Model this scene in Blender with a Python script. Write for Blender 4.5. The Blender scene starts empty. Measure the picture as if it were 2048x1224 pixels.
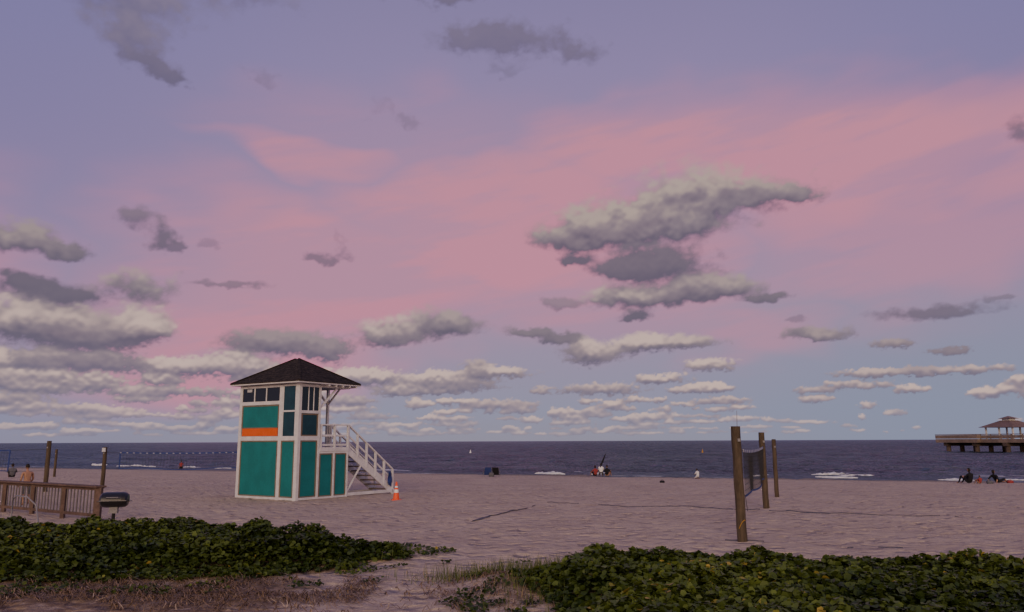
import bpy, math, random
import numpy as np
from mathutils import Vector, Matrix
random.seed(7); rng=np.random.default_rng(11)
C=bpy.context; D=bpy.data
def s2l(c): return tuple(((x/255)/12.92 if x/255<=.04045 else ((x/255+.055)/1.055)**2.4) for x in c)
def rgba(c): return (c[0],c[1],c[2],1)

# ---------------------------------------------------------------- node helpers
class NT:
    def __init__(s,t): s.t=t; s.n=t.nodes; s.l=t.links
    def _in(s,sock,v):
        if v is None: return
        if isinstance(v,bpy.types.NodeSocket): s.l.new(v,sock)
        else: sock.default_value=v
    def M(s,op,a,b=None,c=None,clamp=False):
        n=s.n.new('ShaderNodeMath'); n.operation=op; n.use_clamp=clamp
        for i,v in enumerate((a,b,c)): s._in(n.inputs[i],v)
        return n.outputs[0]
    def V(s,op,a,b=None,c=None,scale=None):
        n=s.n.new('ShaderNodeVectorMath'); n.operation=op
        for i,v in enumerate((a,b,c)): s._in(n.inputs[i],v)
        if scale is not None: n.inputs['Scale'].default_value=scale
        return n.outputs['Value'] if op=='LENGTH' else n.outputs[0]
    def S(s,v,lo,hi,a=0.,b=1.,mode='SMOOTHSTEP'):
        n=s.n.new('ShaderNodeMapRange'); n.interpolation_type=mode
        s._in(n.inputs[0],v)
        for i,x in enumerate((lo,hi,a,b)): s._in(n.inputs[i+1],x)
        return n.outputs[0]
    def mix(s,f,a,b,mode='MIX'):
        n=s.n.new('ShaderNodeMix'); n.data_type='RGBA'; n.blend_type=mode
        s._in(n.inputs[0],f); 
        s._in(n.inputs[6],rgba(a) if isinstance(a,tuple) and len(a)==3 else a)
        s._in(n.inputs[7],rgba(b) if isinstance(b,tuple) and len(b)==3 else b)
        return n.outputs[2]
    def comb(s,x,y,z=0.):
        n=s.n.new('ShaderNodeCombineXYZ')
        for i,v in enumerate((x,y,z)): s._in(n.inputs[i],v)
        return n.outputs[0]
    def sep(s,v):
        n=s.n.new('ShaderNodeSeparateXYZ'); s._in(n.inputs[0],v); return n.outputs
    def noise(s,v,scale,detail=4.,rough=.5,dist=0.,col=False):
        n=s.n.new('ShaderNodeTexNoise'); s._in(n.inputs['Vector'],v)
        n.inputs['Scale'].default_value=scale; n.inputs['Detail'].default_value=detail
        n.inputs['Roughness'].default_value=rough; n.inputs['Distortion'].default_value=dist
        return n.outputs['Color' if col else 'Fac']
    def ramp(s,f,stops):
        n=s.n.new('ShaderNodeValToRGB'); s._in(n.inputs[0],f)
        e=n.color_ramp.elements
        while len(e)<len(stops): e.new(.5)
        for i,(p,c) in enumerate(stops): e[i].position=p; e[i].color=rgba(c)
        return n.outputs[0]
    def attr(s,name):
        n=s.n.new('ShaderNodeAttribute'); n.attribute_name=name; return n.outputs['Fac']

# ---------------------------------------------------------------- noise in numpy
def vn(x,y,seed=0):
    xi=np.floor(x).astype(np.int64); yi=np.floor(y).astype(np.int64); xf=x-xi; yf=y-yi
    def h(a,b):
        n=(a*374761393+b*668265263+seed*982451653)&0x7fffffff
        n=((n^(n>>13))*1274126177)&0x7fffffff
        return ((n^(n>>16))&0xffff)/65535.
    u=xf*xf*(3-2*xf); v=yf*yf*(3-2*yf)
    return (h(xi,yi)*(1-u)+h(xi+1,yi)*u)*(1-v)+(h(xi,yi+1)*(1-u)+h(xi+1,yi+1)*u)*v
def fbm(x,y,o=4,seed=0):
    s=0;a=.5;t=0
    for i in range(o): s=s+a*vn(x*2**i,y*2**i,seed+i); t+=a; a*=.5
    return s/t
def fbr(x,y,o=5,seed=0,g=.55,bil=False):   # rotated octaves, optional billow
    s=0;a=1.;t=0;c_,s_=math.cos(.7),math.sin(.7)
    for i in range(o):
        n=vn(x+17.3*i,y-9.1*i,seed+i)
        if bil: n=1-abs(2*n-1)
        s=s+a*n; t+=a; a*=g; x,y=(x*c_-y*s_)*2.03,(x*s_+y*c_)*2.03
    return s/t
def sm(x): x=np.clip(x,0,1); return x*x*(3-2*x)

# ---------------------------------------------------------------- world and sky
SUN_EL=math.radians(9); SUN_AZ=math.radians(190)   # low western sun, behind the viewer
def clear_sky(T,d):
    X,Y,Z=T.sep(d)
    az=T.M('MULTIPLY',T.M('ARCTAN2',X,Y),57.2958)
    el=T.M('MULTIPLY',T.M('ARCSINE',Z),57.2958)
    elw=T.M('DIVIDE',el,35.,clamp=True)
    base=T.ramp(elw,[(0.,s2l((150,145,164))),(.06,s2l((150,149,174))),(.22,s2l((164,144,175))),(.5,s2l((163,137,177))),(.75,s2l((147,130,178))),(1.,s2l((130,120,168)))])
    side=T.S(T.M('ABSOLUTE',T.M('ADD',az,-2.)),10.,38.)
    base=T.mix(T.M('MULTIPLY',side,T.S(el,4.,22.,.2,.55)),base,s2l((116,114,170)))
    right=T.M('MULTIPLY',T.S(az,4.,30.),T.S(el,1.,15.,.8,0.))
    base=T.mix(right,base,s2l((138,147,174)))
    return az,el,X,Y,Z,base
w=D.worlds.new("World"); C.scene.world=w; w.use_nodes=True
w.node_tree.nodes.clear(); T=NT(w.node_tree)
tc=T.n.new('ShaderNodeTexCoord'); d=T.V('NORMALIZE',tc.outputs['Generated'])
az,el,X,Y,Z,base=clear_sky(T,d)
glow=T.M('MULTIPLY',T.S(Y,.15,-1.,0.,1.),T.S(Z,-.05,.8,1.,.12))   # afterglow in the west, behind the viewer
sky=T.mix(glow,base,(1.95,1.3,.8))
nis=T.n.new('ShaderNodeTexSky'); nis.sky_type='NISHITA'; nis.sun_disc=False
nis.sun_elevation=SUN_EL; nis.sun_rotation=SUN_AZ
add=T.mix(1.,sky,T.V('SCALE',nis.outputs[0],scale=.006) ,'ADD')
bg=T.n.new('ShaderNodeBackground'); T.l.new(add,bg.inputs[0]); bg.inputs[1].default_value=1.
wo=T.n.new('ShaderNodeOutputWorld'); T.l.new(bg.outputs[0],wo.inputs[0])

sl=D.lights.new("sun",'SUN'); sl.energy=1.1; sl.angle=math.radians(18); sl.color=(1,.80,.60)
so=D.objects.new("sun",sl); C.collection.objects.link(so)
sd=Vector((math.sin(SUN_AZ)*math.cos(SUN_EL*2),math.cos(SUN_AZ)*math.cos(SUN_EL*2),math.sin(SUN_EL*2)))
so.rotation_euler=sd.to_track_quat('Z','Y').to_euler(); so.location=(0,-40,40)

# cloud bank of the eastern sky: a huge dome section; cloud density, top-light and pink veil are per-vertex fields
# (azimuth, elevation, half width, half height, brightness of the top[, opacity])
CL=[(7.0,15.2,5.6,1.8,.85),(12.6,16.8,6.6,2.7,1.),(10.5,15.3,6.4,1.9,.95),(17.6,16.9,4.6,1.35,.7),(20.8,16.7,2.0,.7,.5),(4.,14.5,2.8,.9,.5),(10.6,12.5,4.6,1.5,.22),(8.,12.1,2.6,.9,.15),(4.3,13.1,1.9,.65,.1),(8.6,10.1,3.9,1.2,.85),(12.5,10.4,3.4,1.15,.65),(15.6,10.6,3.1,.9,.7),(18.4,9.7,1.8,.45,.3),(9.,8.7,1.6,.45,.1),
(-32.6,12.5,3.2,1.2,.65),(-29.6,12.1,1.5,.7,.3),(-26.2,14.6,1.9,1.0,.25,.8),(-24.7,13.4,1.4,.8,.1,.9),(-23.4,12.8,1.0,.5,.05,.8),(-26.,10.1,2.9,1.2,.7),(-32.2,9.7,2.6,1.0,.1),(-29.5,9.2,2.0,.7,.1),(-32.3,7.4,2.6,1.7,1.),(-30.0,7.2,2.4,1.5,.8),(-27.8,6.8,3.0,1.4,.6),(-25.0,7.5,2.0,1.6,1.),(-29.1,5.0,5.8,.6,.35),(-23.2,4.9,2.3,.9,.95),(-19.1,5.1,2.7,1.15,.95),
(-16.7,6.8,3.9,1.1,.55),(-13.4,6.3,1.9,1.1,.5),(-8.9,7.6,3.0,1.5,.9),(-4.5,8.3,3.5,1.25,.65),(5.7,6.1,2.5,1.25,.9),(9.4,6.8,2.4,.95,1.),(12.8,6.9,2.8,.65,.8),(14.1,5.2,2.2,.65,1.),(11.3,4.3,1.8,.42,.95),(14.2,3.6,1.7,.36,.95),(21.3,7.1,2.8,.62,.6),(28.5,8.,4.2,.72,.15,.85),(25.9,6.2,1.6,.45,.6),(29.1,5.5,1.5,.33,.4),(27.3,4.3,2.1,.33,.5),(26.8,3.2,1.3,.33,.9),(31.9,3.,1.5,.28,.9),(34.4,18.7,1.4,1.2,.1,.8),
(-28.,28.6,7.,2.3,.55,.7),(-27.4,26.2,3.2,1.9,.40,.75),(-26.,24.4,2.4,1.2,.12,.85),(-24.6,23.9,1.4,.8,.0,.85),(-20,30,6,1.5,.45,.55),(-34,29,5,1.6,.5,.45),(-3.0,28.2,4.2,1.5,.15,.75),(.8,28.4,3.8,1.3,.12,.75),(5.1,27.5,3.0,1.2,.12,.75),(-.6,26.4,2.8,.7,.1,.4),(-5.2,31.3,6.8,.9,.2,.8),(-18.8,24.7,1.3,.7,.1,.35),(-8.1,22.5,1.6,.5,.1,.4),(-9.8,23.6,.8,.9,.1,.2),(-13.6,13.,1.9,.55,.1,.75),(-12.5,14.2,.5,.9,.1,.2),(-20.,10.8,2.6,.45,.2,.7),(-21.3,13.3,.9,.4,.1,.4),(3.5,9.8,1.1,.6,.4,.7),(1.3,7.8,1.7,.5,.4),(3.7,7.3,1.8,.5,.3),
(-10.6,4.6,2.3,.7,1.),(-5.6,4.5,2.0,.6,1.),(-.9,4.9,3.1,.5,.95),(-32.8,3.9,1.5,.65,1.),(-30.2,4.,1.5,.7,1.),(-27.6,3.8,1.6,.7,.95),(32.3,8.6,1.3,.2,.2,.6),(20.,8.,.8,.25,.1,.5),
(44,12,5,2,.6),(52,8,6,1.6,.7),(-45,13,5,2,.6),(-52,8,7,2,.7),(-60,20,8,3,.3),(62,22,9,3,.3),(75,12,9,3,.5),(-78,10,9,3,.6)]
r_=random.Random(21)
e_=.55
while e_<5.2:                     # receding rows of small cumulus
    a_=-62.+r_.uniform(0,3)
    while a_<62:
        lf=1.25 if a_<12 else .9
        wd_=(.34+.30*e_)*r_.choice((.45,.7,.9,1.2,2.1))*r_.uniform(.85,1.15)*lf; ht=(.07+.10*e_)*r_.uniform(.65,1.35)*(1.1 if a_<12 else .8)
        pr_=.93 if a_<12 else (.93-.60*min(1,(a_-12)/10))
        if e_>3.6: pr_*=.6
        if r_.random()<pr_: CL.append((a_,e_+r_.uniform(-.5,.5)*(.1+.12*e_),wd_,ht,r_.uniform(.65,1.05)))
        a_+=wd_*r_.uniform(1.15,2.6)
    e_+=.20+.18*e_
def geo(a,b,s,k):
    o=[a]
    while o[-1]<b: o.append(o[-1]+s); s*=k
    return o
sa=geo(42,112,.1,1.05); A1=np.array([-v for v in sa[::-1]]+list(np.arange(-41.93,41.96,.07))+sa)
E1=np.array([-2.,-1.,-.5]+list(np.arange(-.2,33,.065))+geo(33.1,84,.1,1.06))
AZ,EL=np.meshgrid(A1,E1)
size=np.interp(EL,[0,2,8,18,40],[.12,.3,.75,1.35,1.6])
def two(fn,f1,f2,**k):   # blend fine noise near the horizon with coarse noise higher up
    a=fn(AZ*f1,EL*f1*1.35,**k); b=fn(AZ*f2,EL*f2*1.5,**k); m=sm((EL-3)/7.); return b*(1-m)+a*m
wx1=two(fbr,.45,1.5,o=3,seed=3)-.5; wy1=two(fbr,.45,1.5,o=3,seed=9)-.5
wx2=two(fbr,1.5,4.5,o=4,seed=13,g=.5)-.5; wy2=two(fbr,1.5,4.5,o=4,seed=19,g=.5)-.5
PX=AZ+size*(2.0*wx1+1.2*wx2); PY=EL+size*(.9*wy1+.75*wy2)
F=np.zeros_like(AZ); Q=np.zeros_like(AZ); TL=np.zeros_like(AZ); OP=np.zeros_like(AZ); G=np.zeros_like(AZ)+1e-9; K=1.6
for cl_ in CL:
    a,e,rx,ry,tl=cl_[:5]; op=cl_[5] if len(cl_)>5 else 1.
    i0,i1=np.searchsorted(A1,[a-3.2*rx-2,a+3.2*rx+2]); j0,j1=np.searchsorted(E1,[e-3.2*ry-1.5,e+3.2*ry+1.5])
    sx=(PX[j0:j1,i0:i1]-a)/rx; sy=(PY[j0:j1,i0:i1]-e)/ry
    syy=np.where(sy<0,sy*1.35,sy*.95)
    wg=np.exp(-K*(sx*sx+syy*syy)); F[j0:j1,i0:i1]+=wg; g=wg**1.9
    G[j0:j1,i0:i1]+=g; Q[j0:j1,i0:i1]+=g*np.clip(sy,-1.3,1.3); TL[j0:j1,i0:i1]+=g*tl; OP[j0:j1,i0:i1]+=g*op
Q/=G; TL/=G; OP/=G
E=1-np.sqrt(np.maximum(-np.log(F+1e-9)/K,0))
E=np.where(F>1,1+(F-1)*.3,E)
n1=two(fbr,.9,3.,o=6,seed=31,g=.56)-.5
bil=two(fbr,1.0,2.6,o=5,seed=41,g=.5,bil=True)-.55
Dn=E+np.interp(EL,[4,9],[1.05,.92])*n1+.38*bil*np.clip(E+.3,0,1)
soft=np.interp(EL,[0,3,12,20],[.30,.42,.68,.95])
cloud=sm((Dn+.03)/soft)*np.clip(OP,0,1)
h_=np.clip(Dn,-.2,1.3)+np.interp(EL,[2,8,14],[.75,.7,.55])*bil
def shift(a,k):      # sample the field k degrees higher
    jj=np.clip(np.searchsorted(E1,E1+k),0,len(E1)-1); return a[jj]
df=.4*(h_-shift(h_,.28))+.6*(h_-shift(h_,.8)); dfs=h_-shift(h_,.14)
m_=sm((EL-2.5)/5); df=df*m_+dfs*1.1*(1-m_)
light=np.clip(.43+.45*Q+.58*df+.25*n1,0,1)
for k in range(3): light=(2*light+np.roll(light,1,0)+np.roll(light,-1,0)+np.roll(light,1,1)+np.roll(light,-1,1))/6
light*=np.clip(TL*1.05,0,1.05)
# pink veil of high cirrus
pxw=(fbr(AZ*.07,EL*.16,4,51)-.5)*16; pyw=(fbr(AZ*.07,EL*.16,4,61)-.5)*8
ux=AZ+pxw; uy=EL+pyw; pink=np.zeros_like(AZ)
for (a,e,rx,ry,k) in [(22,18.8,20,5.8,1.),(12,19.4,15,5.,1.),(-12,12.,19,6.6,1.),(-15,20.3,9,1.6,.8),(0,16.,15,5.3,1.),(-20,7.5,12,5.5,.95),(13,8.,10,2.5,.5),(5,12,14,5,.7),(28,13,14,5,.55),(-8,22,16,4,.25),(-44,10,14,6,.6),(50,14,14,5,.6)]:
    L_=np.hypot((ux-a)/rx,(uy-e)/ry); pink=np.maximum(pink,k*sm((1.22-L_)/.85))
st=fbr(AZ*.10,(EL-AZ*.16)*.55,5,71)
pink*=.60+.40*sm((st-.32)/.28)
ca,sa_=np.radians(AZ),np.radians(EL); R=20000.
SV=np.stack([R*np.cos(sa_)*np.sin(ca),R*np.cos(sa_)*np.cos(ca),R*np.sin(sa_)],-1)
def sheet(name,V,m,attrs={}):
    ny,nx=V.shape[:2]; v=V.reshape(-1,3).astype(np.float32)
    i=np.arange((ny-1)*(nx-1)); r=i//(nx-1); c=i%(nx-1); a=r*nx+c
    q=np.stack([a,a+1,a+nx+1,a+nx],-1)
    me=D.meshes.new(name); me.vertices.add(len(v)); me.vertices.foreach_set('co',v.ravel())
    me.loops.add(q.size); me.loops.foreach_set('vertex_index',q.ravel().astype(np.int32))
    me.polygons.add(len(q)); me.polygons.foreach_set('loop_start',(np.arange(len(q))*4).astype(np.int32))
    me.update(calc_edges=True); me.polygons.foreach_set('use_smooth',np.ones(len(q),bool)); me.materials.append(m)
    for k,ar in attrs.items():
        a_=me.attributes.new(k,'FLOAT','POINT'); a_.data.foreach_set('value',np.ascontiguousarray(ar).ravel().astype(np.float32))
    o=D.objects.new(name,me); C.collection.objects.link(o); return o
ms=D.materials.new("sky"); ms.use_nodes=True; ms.node_tree.nodes.clear(); T=NT(ms.node_tree)
g=T.n.new('ShaderNodeNewGeometry'); d=T.V('NORMALIZE',g.outputs['Position'])
az,el,X,Y,Z,base=clear_sky(T,d)
sky=T.mix(T.M('MULTIPLY',T.attr('pink'),.98),base,s2l((220,138,165)))
lit=T.attr('light')
dark=T.mix(T.S(el,1.,8.),s2l((124,116,138)),s2l((102,94,112)))
midc=T.mix(T.S(el,1.,8.),s2l((166,146,155)),s2l((140,125,135)))
litc=T.mix(T.S(el,5.,15.),s2l((230,196,185)),s2l((192,170,160)))
cc=T.mix(T.S(lit,0.,.5,0.,1.,'LINEAR'),dark,midc); cc=T.mix(T.S(lit,.42,1.),cc,litc)
al=T.M('MULTIPLY',T.M('MULTIPLY',T.attr('cloud'),T.S(el,.1,3.,.55,1.)),T.S(el,17.,24.,.97,.88))
sky=T.mix(al,sky,cc)
em=T.n.new('ShaderNodeEmission'); T.l.new(sky,em.inputs[0]); ou=T.n.new('ShaderNodeOutputMaterial'); T.l.new(em.outputs[0],ou.inputs[0])
ms.cycles.emission_sampling='NONE'
fade=sm((108-np.abs(AZ))/15)*sm((82-EL)/20)
sheet("sky",SV,ms,dict(cloud=cloud*fade,light=light,pink=pink*fade))

# ---------------------------------------------------------------- camera
cam=D.cameras.new("camera"); cam.sensor_width=36; cam.lens=1577/2048*36; cam.clip_start=.1; cam.clip_end=60000
co=D.objects.new("camera",cam); C.collection.objects.link(co); C.scene.camera=co
co.matrix_world=Matrix.Translation((0,0,2.3))@Matrix.Rotation(math.radians(90)+math.atan(270/1577),4,'X')@Matrix.Rotation(math.radians(-.22),4,'Z')

# ---------------------------------------------------------------- materials
def mat(name,col,rough=.7,scale=6.,var=.25,bump=.2,spec=.3,col2=None,stretch=(1,1,1),dist=.01):
    m=D.materials.new(name); m.use_nodes=True; t=NT(m.node_tree); b=t.n['Principled BSDF']
    tcn=t.n.new('ShaderNodeTexCoord'); v=t.V('MULTIPLY',tcn.outputs['Object'],stretch)
    n1=t.noise(v,scale,4.,.6); n2=t.noise(v,scale*7,3.,.6)
    c2=col2 or tuple(x*(1-var) for x in col)
    f=t.S(t.M('ADD',t.M('MULTIPLY',n1,.65),t.M('MULTIPLY',n2,.35)),.35,.65)
    t.l.new(t.mix(f,col,c2),b.inputs['Base Color'])
    b.inputs['Roughness'].default_value=rough; b.inputs['Specular IOR Level'].default_value=spec
    bp=t.n.new('ShaderNodeBump'); bp.inputs['Strength'].default_value=bump; bp.inputs['Distance'].default_value=dist
    t.l.new(n2,bp.inputs['Height']); t.l.new(bp.outputs[0],b.inputs['Normal'])
    return m
M_white=mat("white_paint",(.66,.64,.65),.55,2.5,.2,.15)
M_teal=mat("teal_paint",(.008,.175,.18),.6,1.6,.2,.1)
M_orange=mat("orange_paint",(.68,.11,.015),.6,2.,.12,.1)
M_trim=mat("weathered_trim",(.24,.17,.12),.8,3.,.3,.2)
M_glass=mat("dark_window",(.012,.014,.018),.12,2.,.2,.0,.5)
M_gteal=mat("teal_tinted_window",(.008,.045,.06),.2,2.,.35,.0,.5)
M_tread=mat("stair_tread_wood",(.20,.15,.12),.85,4.,.35,.3)
M_post=mat("weathered_wood",(.115,.088,.062),.9,3.,.5,.8,.2,stretch=(3,3,.5),dist=.02)
M_rail=mat("weathered_rail_wood",(.15,.10,.085),.85,4.,.4,.4,.2)
M_railg=mat("grey_balusters",(.17,.15,.15),.8,4.,.35,.3)
M_black=mat("black_enamel",(.012,.012,.014),.28,3.,.2,.05,.5)
M_steel=mat("galvanised_steel",(.22,.21,.22),.5,5.,.3,.1,.5)
M_cone=mat("cone_orange",(.80,.10,.03),.5,4.,.15,.05)
M_refl=mat("reflective_band",(.75,.75,.75),.4,4.,.1,.02)
M_blue=mat("blue_webbing",(.03,.05,.20),.8,6.,.3,.2)
M_navy=mat("navy_tape",(.05,.055,.10),.8,2.,.6,.2,col2=(.15,.13,.14))
M_cord=mat("net_cord",(.03,.03,.035),.9,6.,.2,.1)
M_band=mat("white_tape",(.55,.55,.58),.8,6.,.3,.1)
M_yel=mat("yellow_rope",(.45,.24,.03),.7,8.,.2,.3)
M_conc=mat("pier_concrete",(.25,.19,.16),.9,.25,.4,.4,.2)
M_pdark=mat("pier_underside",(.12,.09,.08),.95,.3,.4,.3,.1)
M_proof=mat("pavilion_roof",(.19,.13,.115),.85,.6,.3,.2)
M_skin=mat("skin",(.36,.20,.13),.55,8.,.15,.05)
M_skin2=mat("skin_dark",(.15,.08,.055),.55,8.,.15,.05)
M_hair=mat("hair",(.02,.014,.01),.7,20.,.3,.3)
M_cblack=mat("black_cloth",(.012,.012,.016),.9,10.,.3,.2)
M_cwhite=mat("white_cloth",(.70,.68,.68),.9,10.,.15,.2)
M_cblue=mat("blue_cloth",(.03,.05,.20),.9,10.,.3,.2)
M_cred=mat("red_cloth",(.30,.05,.05),.9,10.,.3,.2)
M_cgrey=mat("grey_cloth",(.12,.12,.14),.9,10.,.3,.2)
# roof shingles
M_roof=D.materials.new("roof_shingles"); M_roof.use_nodes=True; t=NT(M_roof.node_tree); b=t.n['Principled BSDF']
tcn=t.n.new('ShaderNodeTexCoord'); ox,oy,oz=t.sep(tcn.outputs['Object'])
br=t.n.new('ShaderNodeTexBrick'); br.inputs['Scale'].default_value=1.
t.l.new(t.comb(t.M('ADD',ox,oy),t.M('MULTIPLY',oz,1.6)),br.inputs['Vector'])
br.inputs['Brick Width'].default_value=.22; br.inputs['Row Height'].default_value=.16; br.inputs['Mortar Size'].default_value=.012
br.inputs['Color1'].default_value=(.042,.034,.031,1); br.inputs['Color2'].default_value=(.018,.015,.015,1); br.inputs['Mortar'].default_value=(.005,.004,.004,1)
nn=t.noise(tcn.outputs['Object'],9.,5.,.6)
t.l.new(t.mix(t.S(nn,.45,.7),br.outputs[0],(.06,.047,.04)),b.inputs['Base Color']); b.inputs['Roughness'].default_value=.9; b.inputs['Specular IOR Level'].default_value=.15
bp=t.n.new('ShaderNodeBump'); bp.inputs['Distance'].default_value=.02; t.l.new(br.outputs[1],bp.inputs['Height']); bp.invert=True; t.l.new(bp.outputs[0],b.inputs['Normal'])

# ---------------------------------------------------------------- mesh builder
class MB:
    def __init__(s): s.v=[]; s.f=[]; s.mi=[]; s.m=[]
    def mid(s,m):
        if m not in s.m: s.m.append(m)
        return s.m.index(m)
    def add(s,vs,fs,m):
        o=len(s.v); s.v+= [tuple(x) for x in vs]; k=s.mid(m)
        for f in fs: s.f.append([i+o for i in f]); s.mi.append(k)
    def box(s,x0,x1,y0,y1,z0,z1,m):
        vs=[(x,y,z) for z in (z0,z1) for y in (y0,y1) for x in (x0,x1)]
        s.add(vs,[(0,2,3,1),(4,5,7,6),(0,1,5,4),(2,6,7,3),(0,4,6,2),(1,3,7,5)],m)
    def beam(s,p,q,a,b,m,up=(0,0,1)):
        p=Vector(p);q=Vector(q); dd=(q-p).normalized(); u=Vector(up)
        if abs(dd.dot(u))>.98: u=Vector((0,1,0))
        r=dd.cross(u).normalized()*a/2; u2=r.cross(dd).normalized()*b/2
        vs=[c+i*r+j*u2 for c in (p,q) for i,j in ((-1,-1),(1,-1),(1,1),(-1,1))]
        s.add(vs,[(3,2,1,0),(4,5,6,7),(0,1,5,4),(1,2,6,5),(2,3,7,6),(3,0,4,7)],m)
    def tube(s,pts,rs,m,n=12,cap=True):
        pts=[Vector(p) for p in pts]; o=[]; L=len(pts)
        for i,p in enumerate(pts):
            dd=(pts[min(i+1,L-1)]-pts[max(i-1,0)]).normalized()
            u=Vector((0,0,1)) if abs(dd.z)<.95 else Vector((1,0,0))
            a=dd.cross(u).normalized(); bb=dd.cross(a)
            for k in range(n):
                th=2*math.pi*k/n; o.append(p+(a*math.cos(th)+bb*math.sin(th))*rs[i])
        fs=[(i*n+k,i*n+(k+1)%n,(i+1)*n+(k+1)%n,(i+1)*n+k) for i in range(L-1) for k in range(n)]
        if cap: fs+=[tuple(range(n)),tuple(reversed(range((L-1)*n,L*n)))]
        s.add(o,fs,m)
    def obj(s,name,parent=None,loc=(0,0,0),rot=(0,0,0),smooth=False,bevel=0):
        me=D.meshes.new(name); me.from_pydata(s.v,[],s.f)
        for m in s.m: me.materials.append(m)
        me.polygons.foreach_set('material_index',s.mi)
        me.update()
        if smooth: me.polygons.foreach_set('use_smooth',[True]*len(me.polygons))
        o=D.objects.new(name,me); C.collection.objects.link(o); o.parent=parent; o.location=loc; o.rotation_euler=rot
        if bevel:
            bm=o.modifiers.new('bevel','BEVEL'); bm.width=bevel; bm.segments=1; bm.limit_method='ANGLE'
        return o
def empty(name,loc=(0,0,0),rot=(0,0,0)):
    e=D.objects.new(name,None); C.collection.objects.link(e); e.location=loc; e.rotation_euler=rot; e.empty_display_size=.3; return e

def sdf(px,py,poly):   # positive inside
    dmin=np.full(px.shape,1e9); ins=np.zeros(px.shape,bool); n=len(poly)
    for i in range(n):
        x0,y0=poly[i]; x1,y1=poly[(i+1)%n]; ex,ey=x1-x0,y1-y0
        tt=np.clip(((px-x0)*ex+(py-y0)*ey)/(ex*ex+ey*ey),0,1)
        dmin=np.minimum(dmin,np.hypot(px-x0-tt*ex,py-y0-tt*ey))
        c=((y0>py)!=(y1>py))&(px<(ex)*(py-y0)/(ey if ey else 1e-9)+x0); ins^=c
    return np.where(ins,dmin,-dmin)
PL=[(-24,13.9),(-9,13.7),(-4.6,13.9),(-3.2,14.7),(-2.1,16.4),(-3.1,17.0),(-4.6,17.8),(-7,19.0),(-10,19.4),(-13,19.6),(-24,20)]
PR=[(.5,7.5),(.5,11.3),(.2,13.0),(.5,14.2),(1.6,14.5),(4.5,14.3),(9,13.5),(16,13.2),(16,7.5)]
def vegd(x,y):
    return np.maximum(sdf(x,y,PL),sdf(x,y,PR))+(fbm(x*1.1,y*1.1,3,5)-.5)*1.1
def ground(x,y):
    x=np.asarray(x,float); y=np.asarray(y,float)
    s=.918*(70-.43*x-y)
    b=-.6+.02*s
    z=np.where(b<-3,-3,-.06*np.log1p(np.exp(np.clip(-b/.06,-50,50))))
    z=np.maximum(z,-3.)
    near=np.clip(1-(y-60)/20,0,1)*np.clip(1-(np.abs(x)-40)/20,0,1)
    z=z+near*((fbm(x*.5,y*.5,3,1)-.5)*.10+(fbm(x*2.2,y*2.2,3,2)-.5)*.08)
    vd=np.where((y<24)&(y>5),vegd(x,y),-9)
    z=z+.15*sm(vd/1.2+.25)
    z=z+.18*np.exp(-(((x+.1)/.55)**2+((y-13.1)/.9)**2))
    return z
def gz(x,y): return float(ground(np.array([x]),np.array([y]))[0])
def grid(name,xs,ys,zf_,m,at=None):
    XX,YY=np.meshgrid(xs,ys); ZZ=zf_(XX,YY)
    return sheet(name,np.stack([XX,YY,ZZ],-1),m,at(XX,YY) if at else {})
# sand
M_sand=D.materials.new("beach_sand"); M_sand.use_nodes=True; t=NT(M_sand.node_tree); b=t.n['Principled BSDF']
g=t.n.new('ShaderNodeNewGeometry'); P=g.outputs['Position']
n1=t.noise(P,.35,4.,.6); n2=t.noise(P,3.2,5.,.65); n3=t.noise(P,60.,2.,.7)
vo=t.n.new('ShaderNodeTexVoronoi'); vo.inputs['Scale'].default_value=2.3; t.l.new(t.V('ADD',P,t.V('SCALE',t.noise(P,2.,1.,.5,col=True),scale=.5)),vo.inputs['Vector'])
c=t.mix(t.S(n1,.3,.7),(.56,.455,.35),(.47,.375,.295))
c=t.mix(t.M('MULTIPLY',t.S(n2,.42,.72),.65),c,(.36,.285,.225))
c=t.mix(t.M('MULTIPLY',t.S(n3,.5,.8),.45),c,(.21,.165,.13))
c=t.mix(t.M('MULTIPLY',t.attr('litter'),t.S(n2,.3,.55,.4,.95)),c,(.19,.13,.085))
c=t.mix(t.M('MULTIPLY',t.attr('wet'),.75),c,(.19,.16,.135))
t.l.new(c,b.inputs['Base Color']); b.inputs['Roughness'].default_value=.95; b.inputs['Specular IOR Level'].default_value=.1
hh=t.M('ADD',t.M('MULTIPLY',t.S(vo.outputs['Distance'],.0,.5),.9),t.M('ADD',t.M('MULTIPLY',n2,1.1),t.M('MULTIPLY',n3,.06)))
bp=t.n.new('ShaderNodeBump'); bp.inputs['Strength'].default_value=1.; bp.inputs['Distance'].default_value=.15; t.l.new(hh,bp.inputs['Height']); t.l.new(bp.outputs[0],b.inputs['Normal'])
px=geo(18,9000,.25,1.12); xs=np.array([-v for v in px[::-1]]+list(np.arange(-17.88,17.9,.12))+px)
ys=np.array([-v for v in geo(-2,6000,2,1.25)[::-1]]+list(np.arange(3,8,.5))+list(np.arange(8,24,.1))+geo(24,12000,.15,1.035))
def sand_at(XX,YY):
    l_=sm((1.2+fbm(XX*.9,YY*.9,3,9)*1.6-np.abs(YY-12.6))/1.0)*sm((-2.6-XX)/1.5)*(YY<14.6)
    l_=np.maximum(l_,sm(vegd(XX,YY)/.5+.6)*((YY<24)&(YY>5)))
    l_=np.maximum(l_,.85*np.exp(-(((XX-.15)/.55)**2+((YY-12.6)/.9)**2)))
    return dict(litter=l_,wet=sm(1-(.918*(70-.43*XX-YY)-1.0)/3.))
grid("beach_sand_ground",xs,ys,ground,M_sand,sand_at)

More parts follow.
